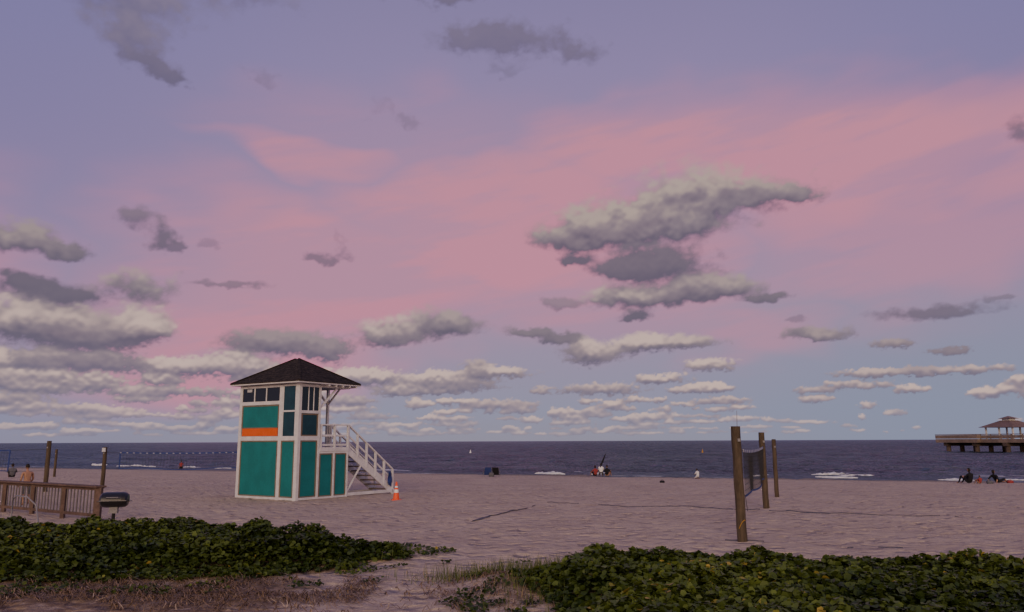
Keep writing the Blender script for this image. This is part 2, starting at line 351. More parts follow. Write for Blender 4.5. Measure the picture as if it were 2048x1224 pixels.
# water
M_sea=D.materials.new("sea_water"); M_sea.use_nodes=True; M_sea.node_tree.nodes.clear(); t=NT(M_sea.node_tree)
g=t.n.new('ShaderNodeNewGeometry'); P=g.outputs['Position']; x_,y_,z_=t.sep(P)
al=t.M('SUBTRACT',t.M('MULTIPLY',x_,.918),t.M('MULTIPLY',y_,.395)); ac=t.M('ADD',t.M('MULTIPLY',x_,.395),t.M('MULTIPLY',y_,.918))
n1=t.noise(t.comb(t.M('MULTIPLY',al,.4),ac),.7,4.,.65); n2=t.noise(t.comb(t.M('MULTIPLY',al,.4),ac),.10,5.,.65)
n3=t.noise(t.comb(t.M('MULTIPLY',al,.2),ac),.018,5.,.65)
c=t.mix(t.S(n2,.38,.62),(.030,.036,.044),(.085,.096,.108))
c=t.mix(t.M('MULTIPLY',t.S(n3,.42,.62),.6),c,(.042,.052,.066))
c=t.mix(t.S(z_,-.58,-.2,0.,.6),c,(.11,.13,.135))
foamm=t.M('MULTIPLY',t.attr('surf'),t.S(n1,.50,.58)); c=t.mix(foamm,c,(.62,.62,.64))
bp=t.n.new('ShaderNodeBump'); bp.inputs['Strength'].default_value=1.; bp.inputs['Distance'].default_value=.9; t.l.new(t.M('ADD',n1,t.M('MULTIPLY',n2,3.)),bp.inputs['Height'])
df_=t.n.new('ShaderNodeBsdfDiffuse'); t.l.new(c,df_.inputs[0]); t.l.new(bp.outputs[0],df_.inputs['Normal'])
gl=t.n.new('ShaderNodeBsdfGlossy'); gl.inputs['Roughness'].default_value=.22; gl.inputs[0].default_value=(.55,.66,.74,1); t.l.new(bp.outputs[0],gl.inputs['Normal'])
fr=t.n.new('ShaderNodeFresnel'); fr.inputs[0].default_value=1.33; t.l.new(bp.outputs[0],fr.inputs['Normal'])
fc=t.M('MULTIPLY',t.M('MINIMUM',fr.outputs[0],.5),t.M('SUBTRACT',1.,foamm))
mx=t.n.new('ShaderNodeMixShader'); t.l.new(fc,mx.inputs[0]); t.l.new(df_.outputs[0],mx.inputs[1]); t.l.new(gl.outputs[0],mx.inputs[2])
ou=t.n.new('ShaderNodeOutputMaterial'); t.l.new(mx.outputs[0],ou.inputs[0])
def sea(x,y):
    al=x*.918-y*.395; ac=x*.395+y*.918
    f=np.clip(1-(y-500)/500,0,1)*np.clip((ac-64)/14,.12,1)
    z=(fbm(al*.13,ac*.30,2,21)-.5)*1.0+(fbm(al*.35,ac*.9,3,31)-.5)*.6
    return -.6+z*f*.8
def sea_at(x,y):
    al=x*.918-y*.395; ac=x*.395+y*.918
    edge=np.exp(-((ac-64.6-1.0*(fbm(al*.12,al*0,3,77)-.5))/.7)**2)*sm((fbm(al*.10,al*0+3,3,78)-.36)/.14)
    brk=np.exp(-((ac-71-4*(fbm(al*.08,al*0+9,3,79)-.5))/1.1)**2)*sm((fbm(al*.07,al*0+5,3,80)-.56)/.08)
    return dict(surf=np.clip(edge+brk,0,1))
px=geo(150,14000,1.2,1.12)
wx=np.array([-v for v in px[::-1]]+list(np.arange(-149.4,149.5,.6))+px)
wy=np.array(geo(20,50,1.5,1.)+geo(51,14000,.3,1.009))
grid("sea_water",wx,wy,sea,M_sea,sea_at)
# breaking waves: ragged foam ridges parallel to the shore
M_foam=mat("sea_foam",(.68,.69,.73),.8,3.,.3,.6)
def wave(x,y,L,h,seed):
    r=random.Random(seed); mb=MB()
    for part in range(3):
        Lp=L*r.uniform(.35,.8); ox=r.uniform(-.3,.3)*L; oy=r.uniform(-.5,.5)+part*.5; hp=h*r.uniform(.4,1.)
        n=max(14,int(Lp*7)); k=6; vs=[]
        for i in range(n+1):
            u=i/n; e=math.sin(math.pi*u)**.8*(.55+.45*abs(math.sin(i*.7+seed))); a=(u-.5)*Lp+ox; off=oy+.12*math.sin(i*.5+seed)
            for j in range(k+1):
                q=j/k; wv=(q-.5)*(.2+.5*r.random())*e
                zz=-.57+(math.sin(math.pi*q)**.8)*hp*e*(.4+.8*r.random())
                dx=a*.918+(wv+off)*.395; dy=-a*.395+(wv+off)*.918
                vs.append((x+dx,y+dy,zz if 0<j<k else -.66))
        mb.add(vs,[(i*(k+1)+j,(i+1)*(k+1)+j,(i+1)*(k+1)+j+1,i*(k+1)+j+1) for i in range(n) for j in range(k)],M_foam)
    mb.obj("breaking_wave",smooth=True)
for i,(x,y,L,h) in enumerate([(2.8,72.3,4.0,.18),(5.6,74,1.8,.10),(27.3,66.5,4.4,.26),(25.2,62.3,4.,.12),(32.5,57.6,3.,.10),(-37,91,4.6,.26),(-33.5,90,2.2,.18),(-47.5,99,3.8,.28),(-55,106,3.,.22),(-44,97,2.,.16),(7.5,71,2.,.10),(20,66,2.,.10),(36,57.5,2.,.10),(-25,84,3.,.12)]):
    wave(x,y,L,h,i)

# ---------------------------------------------------------------- lifeguard tower
tw=empty("lifeguard_tower",(-8.6,32.0,0),(0,0,math.atan2(.839,.545)))
L=3.62; W=2.84; CD=1.16; DV=1.06
b_=MB()   # white frame
for (x0,x1,y0,y1,z1) in [(-.03,.13,-.03,.15,4.66),(-.028,.11,L-.14,L+.02,4.66),(-.026,.08,DV-.09,DV+.09,4.62),(CD-.1,CD+.02,-.028,.1,4.62),(CD-.1,CD+.02,L-.1,L+.018,4.62)]:
    b_.box(x0,x1,y0,y1,-.1,z1,M_white)
for (z0,z1) in [(0,.1),(2.35,2.53)]:
    b_.box(-.022,.05,.15,DV-.09,z0,z1,M_white); b_.box(-.022,.05,DV+.09,L-.14,z0,z1,M_white)
    b_.box(.13,CD-.1,-.022,.05,z0,z1,M_white)
b_.box(-.022,.05,DV+.09,L-.14,3.82,3.97,M_white)          # sill under the strip window
b_.box(-.035,.05,.15,DV-.09,3.50,3.57,M_white); b_.box(.13,CD-.1,-.034,.05,3.44,3.56,M_white)
b_.box(-.022,.05,.15,DV-.09,4.55,4.64,M_white); b_.box(-.022,.05,DV+.09,L-.14,4.53,4.64,M_white); b_.box(.13,CD-.1,-.022,.05,4.52,4.64,M_white)
for s_ in (1.98,2.72): b_.box(-.018,.03,s_-.03,s_+.03,3.97,4.53,M_white)
for x in (.5,.78): b_.box(x-.02,x+.02,-.018,.02,3.56,4.52,M_white)
b_.box(-.016,.03,.15,.22,2.53,4.55,M_white); b_.box(-.016,.03,DV-.16,DV-.09,2.53,4.55,M_white)
# lower store under deck
for x in (2.0,W-.05): b_.box(x-.05,x+.05,-.026,.08,-.1,1.9,M_white)
b_.box(CD+.02,1.95,-.02,.05,0,.08,M_white); b_.box(2.05,W-.1,-.02,.05,0,.08,M_white)
b_.box(CD+.02,1.95,-.02,.05,1.82,1.9,M_white); b_.box(2.05,W-.1,-.02,.05,1.82,1.9,M_white)
b_.box(CD+.02,W+.04,-.04,L,1.9,2.07,M_white)               # deck
b_.obj("frame",tw,bevel=.008)
p_=MB()
p_.box(.03,CD-.03,.03,L-.03,-.1,4.6,M_teal)
p_.box(CD-.03,W-.03,.03,L-.03,-.1,1.88,M_teal)
p_.obj("walls",tw)
q_=MB()
def panel_x(y0,y1,z0,z1,m):
    for a in ((y0,y0+.035,z0,z1),(y1-.035,y1,z0,z1),(y0+.035,y1-.035,z1-.035,z1),(y0+.035,y1-.035,z0,z0+.035)): q_.box(-.012,.03,a[0],a[1],a[2],a[3],M_trim)
    q_.box(.004,.028,y0+.035,y1-.035,z0+.035,z1-.035,m)
def panel_y(x0,x1,z0,z1,m):
    for a in ((x0,x0+.04,z0,z1),(x1-.04,x1,z0,z1),(x0+.04,x1-.04,z1-.035,z1),(x0+.04,x1-.04,z0,z0+.035)): q_.box(a[0],a[1],-.012,.03,a[2],a[3],M_trim)
    q_.box(x0+.04,x1-.04,.004,.028,z0+.035,z1-.035,m)
panel_x(DV+.12,L-.17,.11,2.34,M_teal); panel_x(.18,DV-.12,.11,2.34,M_teal)
panel_x(DV+.12,L-.17,2.86,3.80,M_teal)
q_.box(-.006,.028,DV+.15,L-.2,2.54,2.855,M_orange)
panel_y(.17,CD-.13,.11,2.34,M_teal); panel_y(CD+.05,1.93,.09,1.81,M_teal); panel_y(2.07,W-.12,.09,1.81,M_teal)
panel_y(.17,CD-.13,2.54,3.42,M_gteal)
q_.box(.006,.028,DV+.09,L-.14,3.97,4.53,M_glass)
q_.box(.0,.027,.22,DV-.16,3.57,4.55,M_gteal); q_.box(.0,.027,.22,DV-.16,2.53,3.5,M_gteal)
q_.box(.13,CD-.1,.006,.028,3.56,4.52,M_glass)
q_.box(-.008,.0,2.9,3.2,4.38,4.5,M_band)
q_.obj("panels_and_windows",tw)
# roof
r_=MB(); x0,x1,y0,y1=-.32,W+.32,-.32,L+.32; ze=4.68; cx,cy=(x0+x1)/2,(y0+y1)/2
r_.add([(x0,y0,ze+.07),(x1,y0,ze+.07),(x1,y1,ze+.07),(x0,y1,ze+.07),(cx,cy-.12,5.86),(cx,cy+.12,5.86)],[(0,1,4),(1,2,5,4),(2,3,5),(3,0,4,5)],M_roof)
for a,c_ in (((x0,y0),(cx,cy-.12)),((x1,y0),(cx,cy-.12)),((x1,y1),(cx,cy+.12)),((x0,y1),(cx,cy+.12))):
    r_.beam((a[0],a[1],ze+.085),(c_[0],c_[1],5.87),.1,.03,M_roof)
r_.box(x0-.02,x1+.02,y0-.02,y1+.02,ze+.03,ze+.068,M_roof)
r_.obj("roof",tw)
e_=MB(); e_.box(x0,x1,y0,y1,ze-.02,ze+.029,M_white)
for x in np.arange(CD+.2,W+.3,.4): e_.box(x-.02,x+.02,y0+.02,y1-.02,ze-.1,ze-.021,M_white)
e_.obj("eaves",tw)
# porch post, braces, rails
k_=MB()
for (x,y) in ((W-.07,1.25),(W-.07,L-.08)):
    k_.box(x-.055,x+.055,y-.055,y+.055,2.07,4.58,M_white)
k_.beam((W-.07,0.0,4.6),(W-.07,L,4.6),.1,.12,M_white); k_.beam((CD,.05,4.6),(W,.05,4.6),.08,.12,M_white)
k_.beam((W-.07,1.25,3.9),(W-.07,.55,4.56),.06,.08,M_white); k_.beam((W-.07,1.25,3.9),(W-.07,1.95,4.56),.06,.08,M_white)
k_.beam((W-.07,1.25,3.9),(W-.75,1.25,4.56),.06,.08,M_white); k_.beam((CD+.05,.05,3.7),(CD+.95,.05,4.54),.06,.08,M_white)
def rail(p,q,zt,n):
    k_.beam((p[0],p[1],p[2]+zt),(q[0],q[1],q[2]+zt),.1,.06,M_white)
    k_.beam((p[0],p[1],p[2]+zt*.52),(q[0],q[1],q[2]+zt*.52),.04,.08,M_white)
    k_.beam((p[0],p[1],p[2]+.1),(q[0],q[1],q[2]+.1),.04,.08,M_white)
    for i in range(n+1):
        u=i/n; x=p[0]+(q[0]-p[0])*u; y=p[1]+(q[1]-p[1])*u; z=p[2]+(q[2]-p[2])*u
        k_.box(x-.045,x+.045,y-.045,y+.045,z-.12,z+zt+.0,M_white)
rail((CD+.1,.02,2.07),(W-.02,.02,2.07),.93,2); rail((W-.02,1.15,2.07),(W-.02,L-.02,2.07),.93,4); rail((W-.02,L-.05,2.07),(CD,L-.05,2.07),.93,2)
SE=5.75
for y in (.04,1.1):
    rail((W+.02,y,2.07),(SE,y,.12),.93,5)
    k_.beam((W,y,1.93),(SE+.12,y,.0),.06,.26,M_white)
    k_.beam((W+.02,y,.09),(SE+.1,y,.09),.09,.13,M_white)
k_.beam((W+.02,.04,.2),(W+.9,.04,1.35),.05,.07,M_white)
k_.obj("porch_and_rails",tw,bevel=.006)
s_=MB(); n=10
for i in range(1,n):
    x=W+(SE-W)*i/n; z=2.07-2.07*i/n
    s_.box(x-.16,x+.15,.07,1.07,z-.045,z,M_tread)
s_.obj("stair_treads",tw)
z_=MB()
vs=[];r=random.Random(3)
for i in range(6):
    for j in range(8):
        vs.append((5.35+i*.05,-.05-.03*math.sin(j*1.1+i*.8)-.02*r.random(),.98-j*.085-.02*i))
z_.add(vs,[(i*8+j,(i+1)*8+j,(i+1)*8+j+1,i*8+j+1) for i in range(5) for j in range(7)],M_cblue)
z_.obj("hanging_towel",tw,smooth=True)

# traffic cone
c_=MB(); c_.box(-.18,.18,-.18,.18,0,.035,M_cone)
def ring(z0,z1,r0,r1,m): c_.tube([(0,0,z0),(0,0,z1)],[r0,r1],m,20)
ring(.035,.30,.135,.095,M_cone); ring(.30,.42,.097,.079,M_refl); ring(.42,.49,.077,.067,M_cone); ring(.49,.56,.069,.058,M_refl); ring(.56,.72,.056,.028,M_cone)
c_.obj("traffic_cone",loc=(-4.65,32.3,gz(-4.65,32.3)-.01),rot=(0,0,.3))

# ---------------------------------------------------------------- volleyball posts and nets
def post(x,y,h,w_,lean=(0,0),ant=0,rope=False):
    z=gz(x,y); mb=MB(); n=10; pts=[];rs=[]
    for i in range(n):
        u=i/(n-1); pts.append((lean[0]*u+.006*math.sin(i*2.1),lean[1]*u,-.3+(h+.3)*u)); rs.append(w_/2*(1.04-.06*u+.02*math.sin(i*1.7)))
    mb.tube(pts,rs,M_post,14)
    if ant: mb.tube([(0,0,h-.3),(.02,0,h+ant)],[.008,.006],M_steel,6)
    if rope:
        a=[(w_*.55*math.cos(th_),w_*.55*math.sin(th_),.14+.34*abs(math.sin((th_-3.4)*.9))) for th_ in np.linspace(3.9,5.2,9)]
        mb.tube(a,[.008]*9,M_yel,6)
    mb.box(-.03,.03,-w_/2-.03,-w_/2+.01,h-.35,h-.28,M_steel)
    return mb.obj("volleyball_post",loc=(x,y,z),smooth=False)
post(5.2,18.5,2.58,.215,(-.03,0),.36,True); post(8.72,27.9,2.58,.2,(-.03,0),0); post(11.0,33.7,2.38,.17,(0,0),0)
post(-22.0,38,2.36,.2); post(-33,58,1.95,.17); post(-21.3,41.9,2.1,.2); post(-14.0,42.2,2.1,.18); post(-32,40.5,2.2,.18)
def net(p,q,zt,zb,sag,cell=.13,band=M_band,bottom=M_band,ends=None,thick=.006,dash=False):
    mb=MB(); p=Vector(p);q=Vector(q); Ln=(q-p).length; n=int(Ln/cell); m_=max(3,int((zt-zb)/cell))
    def P_(u,v): # v 0 top,1 bottom
        top=zt-sag*4*u*(1-u); bot=zb-sag*.6*4*u*(1-u)+.05*math.sin(u*9)
        c_=p.lerp(q,u); off=.05*math.sin(u*12)*v
        return Vector((c_.x+off,c_.y,top+(bot-top)*v))
    for j in range(m_+1):
        for i in range(0,n,3):
            mb.beam(P_(i/n,j/m_),P_(min(i+3,n)/n,j/m_),thick,thick,M_cord)
    for i in range(n+1): mb.beam(P_(i/n,0),P_(i/n,1),thick,thick,M_cord)
    k=28
    for i in range(k):
        for v,h,mm in ((0,.07,band),(1,.045,bottom)):
            if dash and i%2 and v==0: mm=M_blue
            mb.beam(P_(i/k,v),P_((i+1)/k,v),.012,h,mm)
    if ends:
        for u in (0,1): mb.beam(P_(u,0),P_(u,1),.02,.07,ends,up=(q-p).normalized())
    return mb
nb=net((5.55,19.3,0),(8.6,27.5,0),2.05,.98,.06,dash=True,bottom=M_blue)
for a,c_ in (((5.2,18.5,2.1),(5.55,19.3,2.05)),((5.2,18.5,1.15),(5.55,19.3,.98)),((8.6,27.5,2.05),(8.72,27.9,2.1)),((8.6,27.5,.98),(8.72,27.9,1.1)),((5.55,19.3,.98),(5.9,20.4,.55))): nb.beam(a,c_,.012,.012,M_cord)
nb.obj("volleyball_net")
nb=net((-20.5,41.9,0),(-14.3,42.2,0),1.78,.96,.04,.16,band=M_blue,bottom=M_blue,ends=M_blue,dash=False)
for a,c_ in (((-21.3,41.9,1.8),(-20.5,41.9,1.78)),((-21.3,41.9,1.),(-20.5,41.9,.96))): nb.beam(a,c_,.015,.015,M_cord)
for i in range(18):
    u=i/18; nb.box(-20.5+6.2*u,-20.5+6.2*u+.08,41.86,41.88,1.76-.04*4*u*(1-u),1.79-.04*4*u*(1-u),M_band)
nb.obj("volleyball_net")
nb=net((-31.4,40.4,0),(-24.2,38.6,0),1.95,.95,.04,.16,band=M_blue,bottom=M_blue,ends=M_blue)
for a,c_ in (((-24.2,38.6,1.95),(-22,38,2.0)),((-24.2,38.6,.95),(-22,38,1.0)),((-32,40.5,2.),(-31.4,40.4,1.95))): nb.beam(a,c_,.015,.015,M_cord)
nb.obj("volleyball_net")
sg=MB(); sg.box(-.09,.09,-.02,.02,0,.2,M_band); sg.box(-.02,.02,.02,.1,.05,.12,M_steel); sg.obj("post_marker_sign",loc=(-21.28,41.72,1.86+gz(-21.3,41.9)))
# boundary tape on sand
def tape(pts,wd,seed,gap=.25):
    r=random.Random(seed); mb=MB()
    for a,c_ in zip(pts[:-1],pts[1:]):
        a=Vector(a);c_=Vector(c_); Ln=(c_-a).length; n=int(Ln/.12); dd=(c_-a).normalized(); nr=Vector((-dd.y,dd.x))
        pv=None; bury=0
        for i in range(n+1):
            p=a.lerp(c_,i/n)+nr*(.05*math.sin(i*.11+seed)+.02*math.sin(i*.4))
            if bury>0: bury-=1; pv=None; continue
            if r.random()<gap*.12: bury=r.randint(1,7)
            hw=wd/2*(.6+.5*r.random())
            l_=p+nr*hw; r_2=p-nr*hw; zc=max(gz(l_.x,l_.y),gz(r_2.x,r_2.y))+.022
            cur=((l_.x,l_.y,zc),(r_2.x,r_2.y,zc),(r_2.x,r_2.y,zc-.03))
            if pv: mb.add([pv[0],pv[1],cur[1],cur[0],pv[2],cur[2]],[(0,1,2,3),(1,4,5,2)],M_navy)
            pv=cur
    mb.obj("court_boundary_tape")
tape([(1.3,30.4),(4.6,29.0),(7.5,27.5),(13.9,24.1)],.07,1,.6); tape([(8.5,26.9),(13.4,24.4)],.05,4,.3); tape([(1.3,30.4),(.2,27.4),(-1.2,23.8)],.06,2,1.8); tape([(-1.1,24.1),(-.75,24.9)],.09,5,.2); tape([(4.2,19.1),(7.9,17.7),(13.5,16)],.03,3,4.)

# ---------------------------------------------------------------- railing
f_=MB(); A=Vector((-12.4,24.2,0)); B=Vector((-26,33.6,0)); dd=(B-A).normalized(); Ln=(B-A).length
def pt(sv,z,o=0): p=A+dd*sv; return (p.x-dd.y*o,p.y+dd.x*o,z)
f_.beam(pt(-.12,1.0),pt(Ln,1.0),.34,.05,M_rail); f_.beam(pt(0,.93),pt(Ln,.93),.05,.09,M_rail); f_.beam(pt(0,.16),pt(Ln,.16),.05,.09,M_rail)
sv=0
while sv<Ln:
    f_.beam(pt(sv,-.2),pt(sv,.97),.12,.12,M_rail)
    for q in np.arange(.2,1.9,.2):
        if sv+q<Ln: f_.beam(pt(sv+q,.2),pt(sv+q,.89),.035,.035,M_railg)
    sv+=2.0
f_.beam(pt(-.02,.98),pt(-.02,-.2),.2,.13,M_rail)
f_.obj("deck_railing",bevel=.006)
h_=MB(); h_.tube([(-15.0,24.3,-.1),(-15.0,24.3,.62),(-14.85,24.2,.74),(-14.4,24.0,.72),(-14.0,23.8,.5),(-13.8,23.7,-.1)],[.022]*6,M_steel,8); h_.obj("pipe_handrail",smooth=True)
# ---------------------------------------------------------------- barbecue grill
g_=MB()
def half(cx,cz,rx,rz,ln,top,m,n=16):
    secs=[(-ln/2,.05),(-ln/2+.02,.7),(-ln/2+.07,.93),(-ln/2+.16,1.),(ln/2-.16,1.),(ln/2-.07,.93),(ln/2-.02,.7),(ln/2,.05)]
    vs=[];k=len(secs)
    for (x,s) in secs:
        for i in range(n+1):
            a=math.pi*i/n; vs.append((x,rx*s*math.cos(a),cz+(1 if top else -1)*rz*s*math.sin(a)))
    g_.add(vs,[(i*(n+1)+j,(i+1)*(n+1)+j,(i+1)*(n+1)+j+1,i*(n+1)+j+1) for i in range(k-1) for j in range(n)],m)
half(0,.90,.24,.21,.72,True,M_black); half(0,.885,.24,.18,.70,False,M_black)
g_.box(-.33,.33,-.25,.25,.885,.90,M_steel)
g_.tube([(-.16,-.23,.97),(-.14,-.30,.98),(.14,-.30,.98),(.16,-.23,.97)],[.012]*4,M_steel,8)
g_.tube([(0,0,-.1),(0,0,.73)],[.045,.045],M_black,12); g_.box(-.1,.1,-.1,.1,.56,.72,M_steel)
g_.box(.33,.40,-.16,.16,.86,.88,M_black); g_.box(-.40,-.33,-.16,.16,.86,.88,M_black)
g_.obj("barbecue_grill",loc=(-10.62,21.6,gz(-10.6,21.6)-.12),rot=(0,0,.25),smooth=False)

# ---------------------------------------------------------------- pier
pr=empty("fishing_pier",(105.5,188,0),(0,0,math.atan2(-58,21)))
d_=MB(); PLn=230; hw=4.8
d_.box(-1,PLn,-hw,hw,1.55,2.35,M_conc); d_.box(-2,9,-hw-1.,hw+1,1.54,2.36,M_conc)
for x in np.arange(0,PLn,7.5):
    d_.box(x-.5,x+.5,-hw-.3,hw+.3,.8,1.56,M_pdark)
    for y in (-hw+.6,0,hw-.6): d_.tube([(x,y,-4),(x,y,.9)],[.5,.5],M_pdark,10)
d_.obj("deck_and_piles",pr)
d_=MB()
for y in (-hw+.1,hw-.1):
    d_.beam((9,y,3.4),(PLn,y,3.4),.18,.12,M_conc); d_.beam((9,y,2.85),(PLn,y,2.85),.08,.6,M_conc)
    for x in np.arange(9,PLn,2.5): d_.box(x-.08,x+.08,y-.08,y+.08,2.3,3.4,M_conc)
for (a,c_) in (((-2,-hw-1),(9,-hw-1)),((-2,-hw-1),(-2,hw+1)),((-2,hw+1),(9,hw+1)),((9,-hw-1),(9,-hw))):
    d_.beam((a[0],a[1],3.4),(c_[0],c_[1],3.4),.18,.12,M_conc); d_.beam((a[0],a[1],2.85),(c_[0],c_[1],2.85),.08,.8,M_conc)
d_.obj("parapet",pr)
d_=MB(); gx=12.5
for x in (-3.2,0,3.2):
    for y in (-3.2,3.2): d_.box(gx+x-.15,gx+x+.15,y-.15,y+.15,2.35,4.9,M_white)
def hip(cx,z0,z1,a,b2,m,cap=.6):
    d_.add([(cx-a,-b2,z0),(cx+a,-b2,z0),(cx+a,b2,z0),(cx-a,b2,z0),(cx-cap,-cap,z1),(cx+cap,-cap,z1),(cx+cap,cap,z1),(cx-cap,cap,z1)],[(0,1,5,4),(1,2,6,5),(2,3,7,6),(3,0,4,7),(4,5,6,7),(3,2,1,0)],m)
hip(gx,4.85,6.35,4.3,4.3,M_proof,1.2); d_.box(gx-.9,gx+.9,-.9,.9,6.3,6.75,M_white); hip(gx,6.75,7.35,1.5,1.5,M_proof,.08)
d_.obj("pavilion",pr)

# ---------------------------------------------------------------- people
def person(name,loc,rot,J,cols,scale=1.,hair_long=False):
    names=list(J.keys()); R=dict(pelvis=.135,waist=.125,chest=.15,neck=.052,head0=.05,shL=.06,shR=.06,elL=.042,elR=.042,wrL=.028,wrR=.028,hipL=.09,hipR=.09,knL=.06,knR=.06,anL=.038,anR=.038,toL=.03,toR=.03)
    E=[('pelvis','waist','torso'),('waist','chest','torso'),('chest','neck','torso'),('neck','head0','skin'),('chest','shL','torso'),('shL','elL','arm'),('elL','wrL','fore'),('chest','shR','torso'),('shR','elR','arm'),('elR','wrR','fore'),('pelvis','hipL','leg'),('hipL','knL','leg'),('knL','anL','shin'),('anL','toL','skin'),('pelvis','hipR','leg'),('hipR','knR','leg'),('knR','anR','shin'),('anR','toR','skin')]
    me=D.meshes.new(name+"_s"); me.from_pydata([J[n_] for n_ in names],[(names.index(a),names.index(c_)) for a,c_,_ in E],[])
    o=D.objects.new(name+"_s",me); C.collection.objects.link(o)
    sk=o.modifiers.new('skin','SKIN'); o.modifiers.new('sub','SUBSURF').levels=2
    for i,n_ in enumerate(names):
        sv=me.skin_vertices[0].data[i]; sv.radius=(R[n_],R[n_]*.85 if n_ in('chest','waist','pelvis') else R[n_]); sv.use_root=(n_=='pelvis')
    C.view_layer.update(); ev=o.evaluated_get(C.evaluated_depsgraph_get()); m2=D.meshes.new_from_object(ev)
    D.objects.remove(o)
    mb=MB(); vs=[v.co.copy() for v in m2.vertices]
    mm={k:mb.mid(v) for k,v in cols.items() if not k=='hair'}
    mb.v=[tuple(v) for v in vs]
    for p in m2.polygons:
        c_=sum((vs[i] for i in p.vertices),Vector())/len(p.vertices); best=None
        for a,e,k in E:
            A_=Vector(J[a]);B_=Vector(J[e]);ab=B_-A_; tt=max(0,min(1,(c_-A_).dot(ab)/ab.length_squared)); dd_=(c_-A_-ab*tt).length-R[a]*.5
            if best is None or dd_<best[0]: best=(dd_,k)
        mb.f.append(list(p.vertices)); mb.mi.append(mm[best[1]])
    H=Vector(J['head0'])+Vector((0,.015,.10)); n=14; mrows=10; hv=[]
    for i in range(mrows+1):
        ph=math.pi*i/mrows
        for j in range(n):
            th_=2*math.pi*j/n; x=math.sin(ph)*math.cos(th_); y=math.sin(ph)*math.sin(th_); z=math.cos(ph)
            jaw=1-.22*max(0,-z); hv.append(H+Vector((.076*x*jaw,.095*y*jaw+.01*(y>0)*max(0,-z),.118*z)))
    hf=[(i*n+j,(i+1)*n+j,(i+1)*n+(j+1)%n,i*n+(j+1)%n) for i in range(mrows) for j in range(n)]
    sk_,hr_=[],[]
    for f in hf:
        c_=sum((hv[i] for i in f),Vector())/4-H
        (hr_ if (c_.z>.055 or (c_.y<.0 and c_.z>(-.11 if hair_long else -.04))) else sk_).append(f)
    mb.add(hv,sk_,cols['skin'])
    mb.add([H+(v-H)*1.07 for v in hv],hr_,cols['hair'])
    mb.tube([H+Vector((0,.09,.02)),H+Vector((0,.118,-.02)),H+Vector((0,.10,-.03))],[.008,.014,.012],cols['skin'],6)
    for sx in (-1,1):
        mb.tube([H+Vector((sx*.03,.085,.012)),H+Vector((sx*.03,.094,.012))],[.011,.008],cols['hair'],6)
        mb.tube([H+Vector((sx*.074,-.005,.02)),H+Vector((sx*.086,-.012,0)),H+Vector((sx*.074,0,-.025))],[.008,.014,.008],cols['skin'],6)
    mb.tube([H+Vector((-.022,.088,-.055)),H+Vector((.022,.088,-.055))],[.006,.006],M_cred,6)
    for s1,el_,wr in ((1,'elL','wrL'),(-1,'elR','wrR')):
        Wp=Vector(J[wr]); dv=(Wp-Vector(J[el_])).normalized(); side=dv.cross(Vector((0,0,1))); side=(side.normalized() if side.length>.1 else Vector((0,1,0))); nr=side.cross(dv)
        pe=Wp+dv*.085; mb.beam(Wp-dv*.01,pe,.075,.028,cols['skin'],up=nr)
        for q,(ln,of) in enumerate(((.068,-.030),(.078,-.010),(.073,.010),(.058,.029))):
            a=pe+side*of; mb.tube([a-dv*.01,a+dv*ln*.5-nr*.008,a+dv*ln*.85-nr*.028],[.009,.0085,.006],cols['skin'],6)
        a=Wp+dv*.03+side*s1*.035; mb.tube([a,a+dv*.03+side*s1*.022,a+dv*.058+side*s1*.026],[.011,.010,.007],cols['skin'],6)
    o=mb.obj(name,loc=loc,rot=(0,0,rot),smooth=True); o.scale=(scale,)*3; return o
SIT=dict(pelvis=(0,0,.13),waist=(0,-.04,.28),chest=(0,-.05,.46),neck=(0,-.02,.60),head0=(0,.0,.67),shL=(.17,-.04,.53),shR=(-.17,-.04,.53),elL=(.25,.12,.34),elR=(-.25,.12,.34),wrL=(.15,.34,.42),wrR=(-.15,.34,.42),hipL=(.10,.05,.12),hipR=(-.10,.05,.12),knL=(.16,.42,.44),knR=(-.16,.42,.44),anL=(.14,.62,.07),anR=(-.14,.62,.07),toL=(.15,.77,.035),toR=(-.15,.77,.035))
REC=dict(SIT); REC.update(pelvis=(0,0,.13),waist=(0,-.12,.24),chest=(0,-.26,.38),neck=(0,-.33,.50),head0=(0,-.34,.58),shL=(.17,-.28,.44),shR=(-.17,-.28,.44),elL=(.26,-.44,.24),elR=(-.26,-.44,.24),wrL=(.27,-.52,.05),wrR=(-.27,-.52,.05),knL=(.13,.45,.26),knR=(-.13,.48,.10),anL=(.13,.72,.06),anR=(-.13,.88,.06),toL=(.14,.86,.05),toR=(-.14,.98,.1))
KNE=dict(SIT); KNE.update(pelvis=(0,0,.34),waist=(0,.03,.48),chest=(0,.06,.66),neck=(0,.09,.80),head0=(0,.12,.87),shL=(.17,.07,.73),shR=(-.17,.07,.73),elL=(.22,.2,.52),elR=(-.22,.2,.52),wrL=(.12,.38,.46),wrR=(-.12,.38,.46),hipL=(.1,.03,.32),hipR=(-.1,.03,.32),knL=(.14,.36,.09),knR=(-.14,.36,.09),anL=(.12,-.06,.08),anR=(-.12,-.06,.08),toL=(.12,-.2,.04),toR=(-.12,-.2,.04))
STA=dict(pelvis=(0,0,.92),waist=(0,.01,1.08),chest=(0,.02,1.28),neck=(0,.05,1.45),head0=(0,.08,1.52),shL=(.19,.02,1.37),shR=(-.19,.02,1.37),elL=(.25,.06,1.09),elR=(-.25,.0,1.09),wrL=(.22,.24,.93),wrR=(-.24,.14,.88),hipL=(.1,0,.88),hipR=(-.1,0,.88),knL=(.11,.05,.48),knR=(-.12,-.03,.48),anL=(.11,.0,.08),anR=(-.13,-.14,.08),toL=(.12,.14,.035),toR=(-.14,.0,.035))
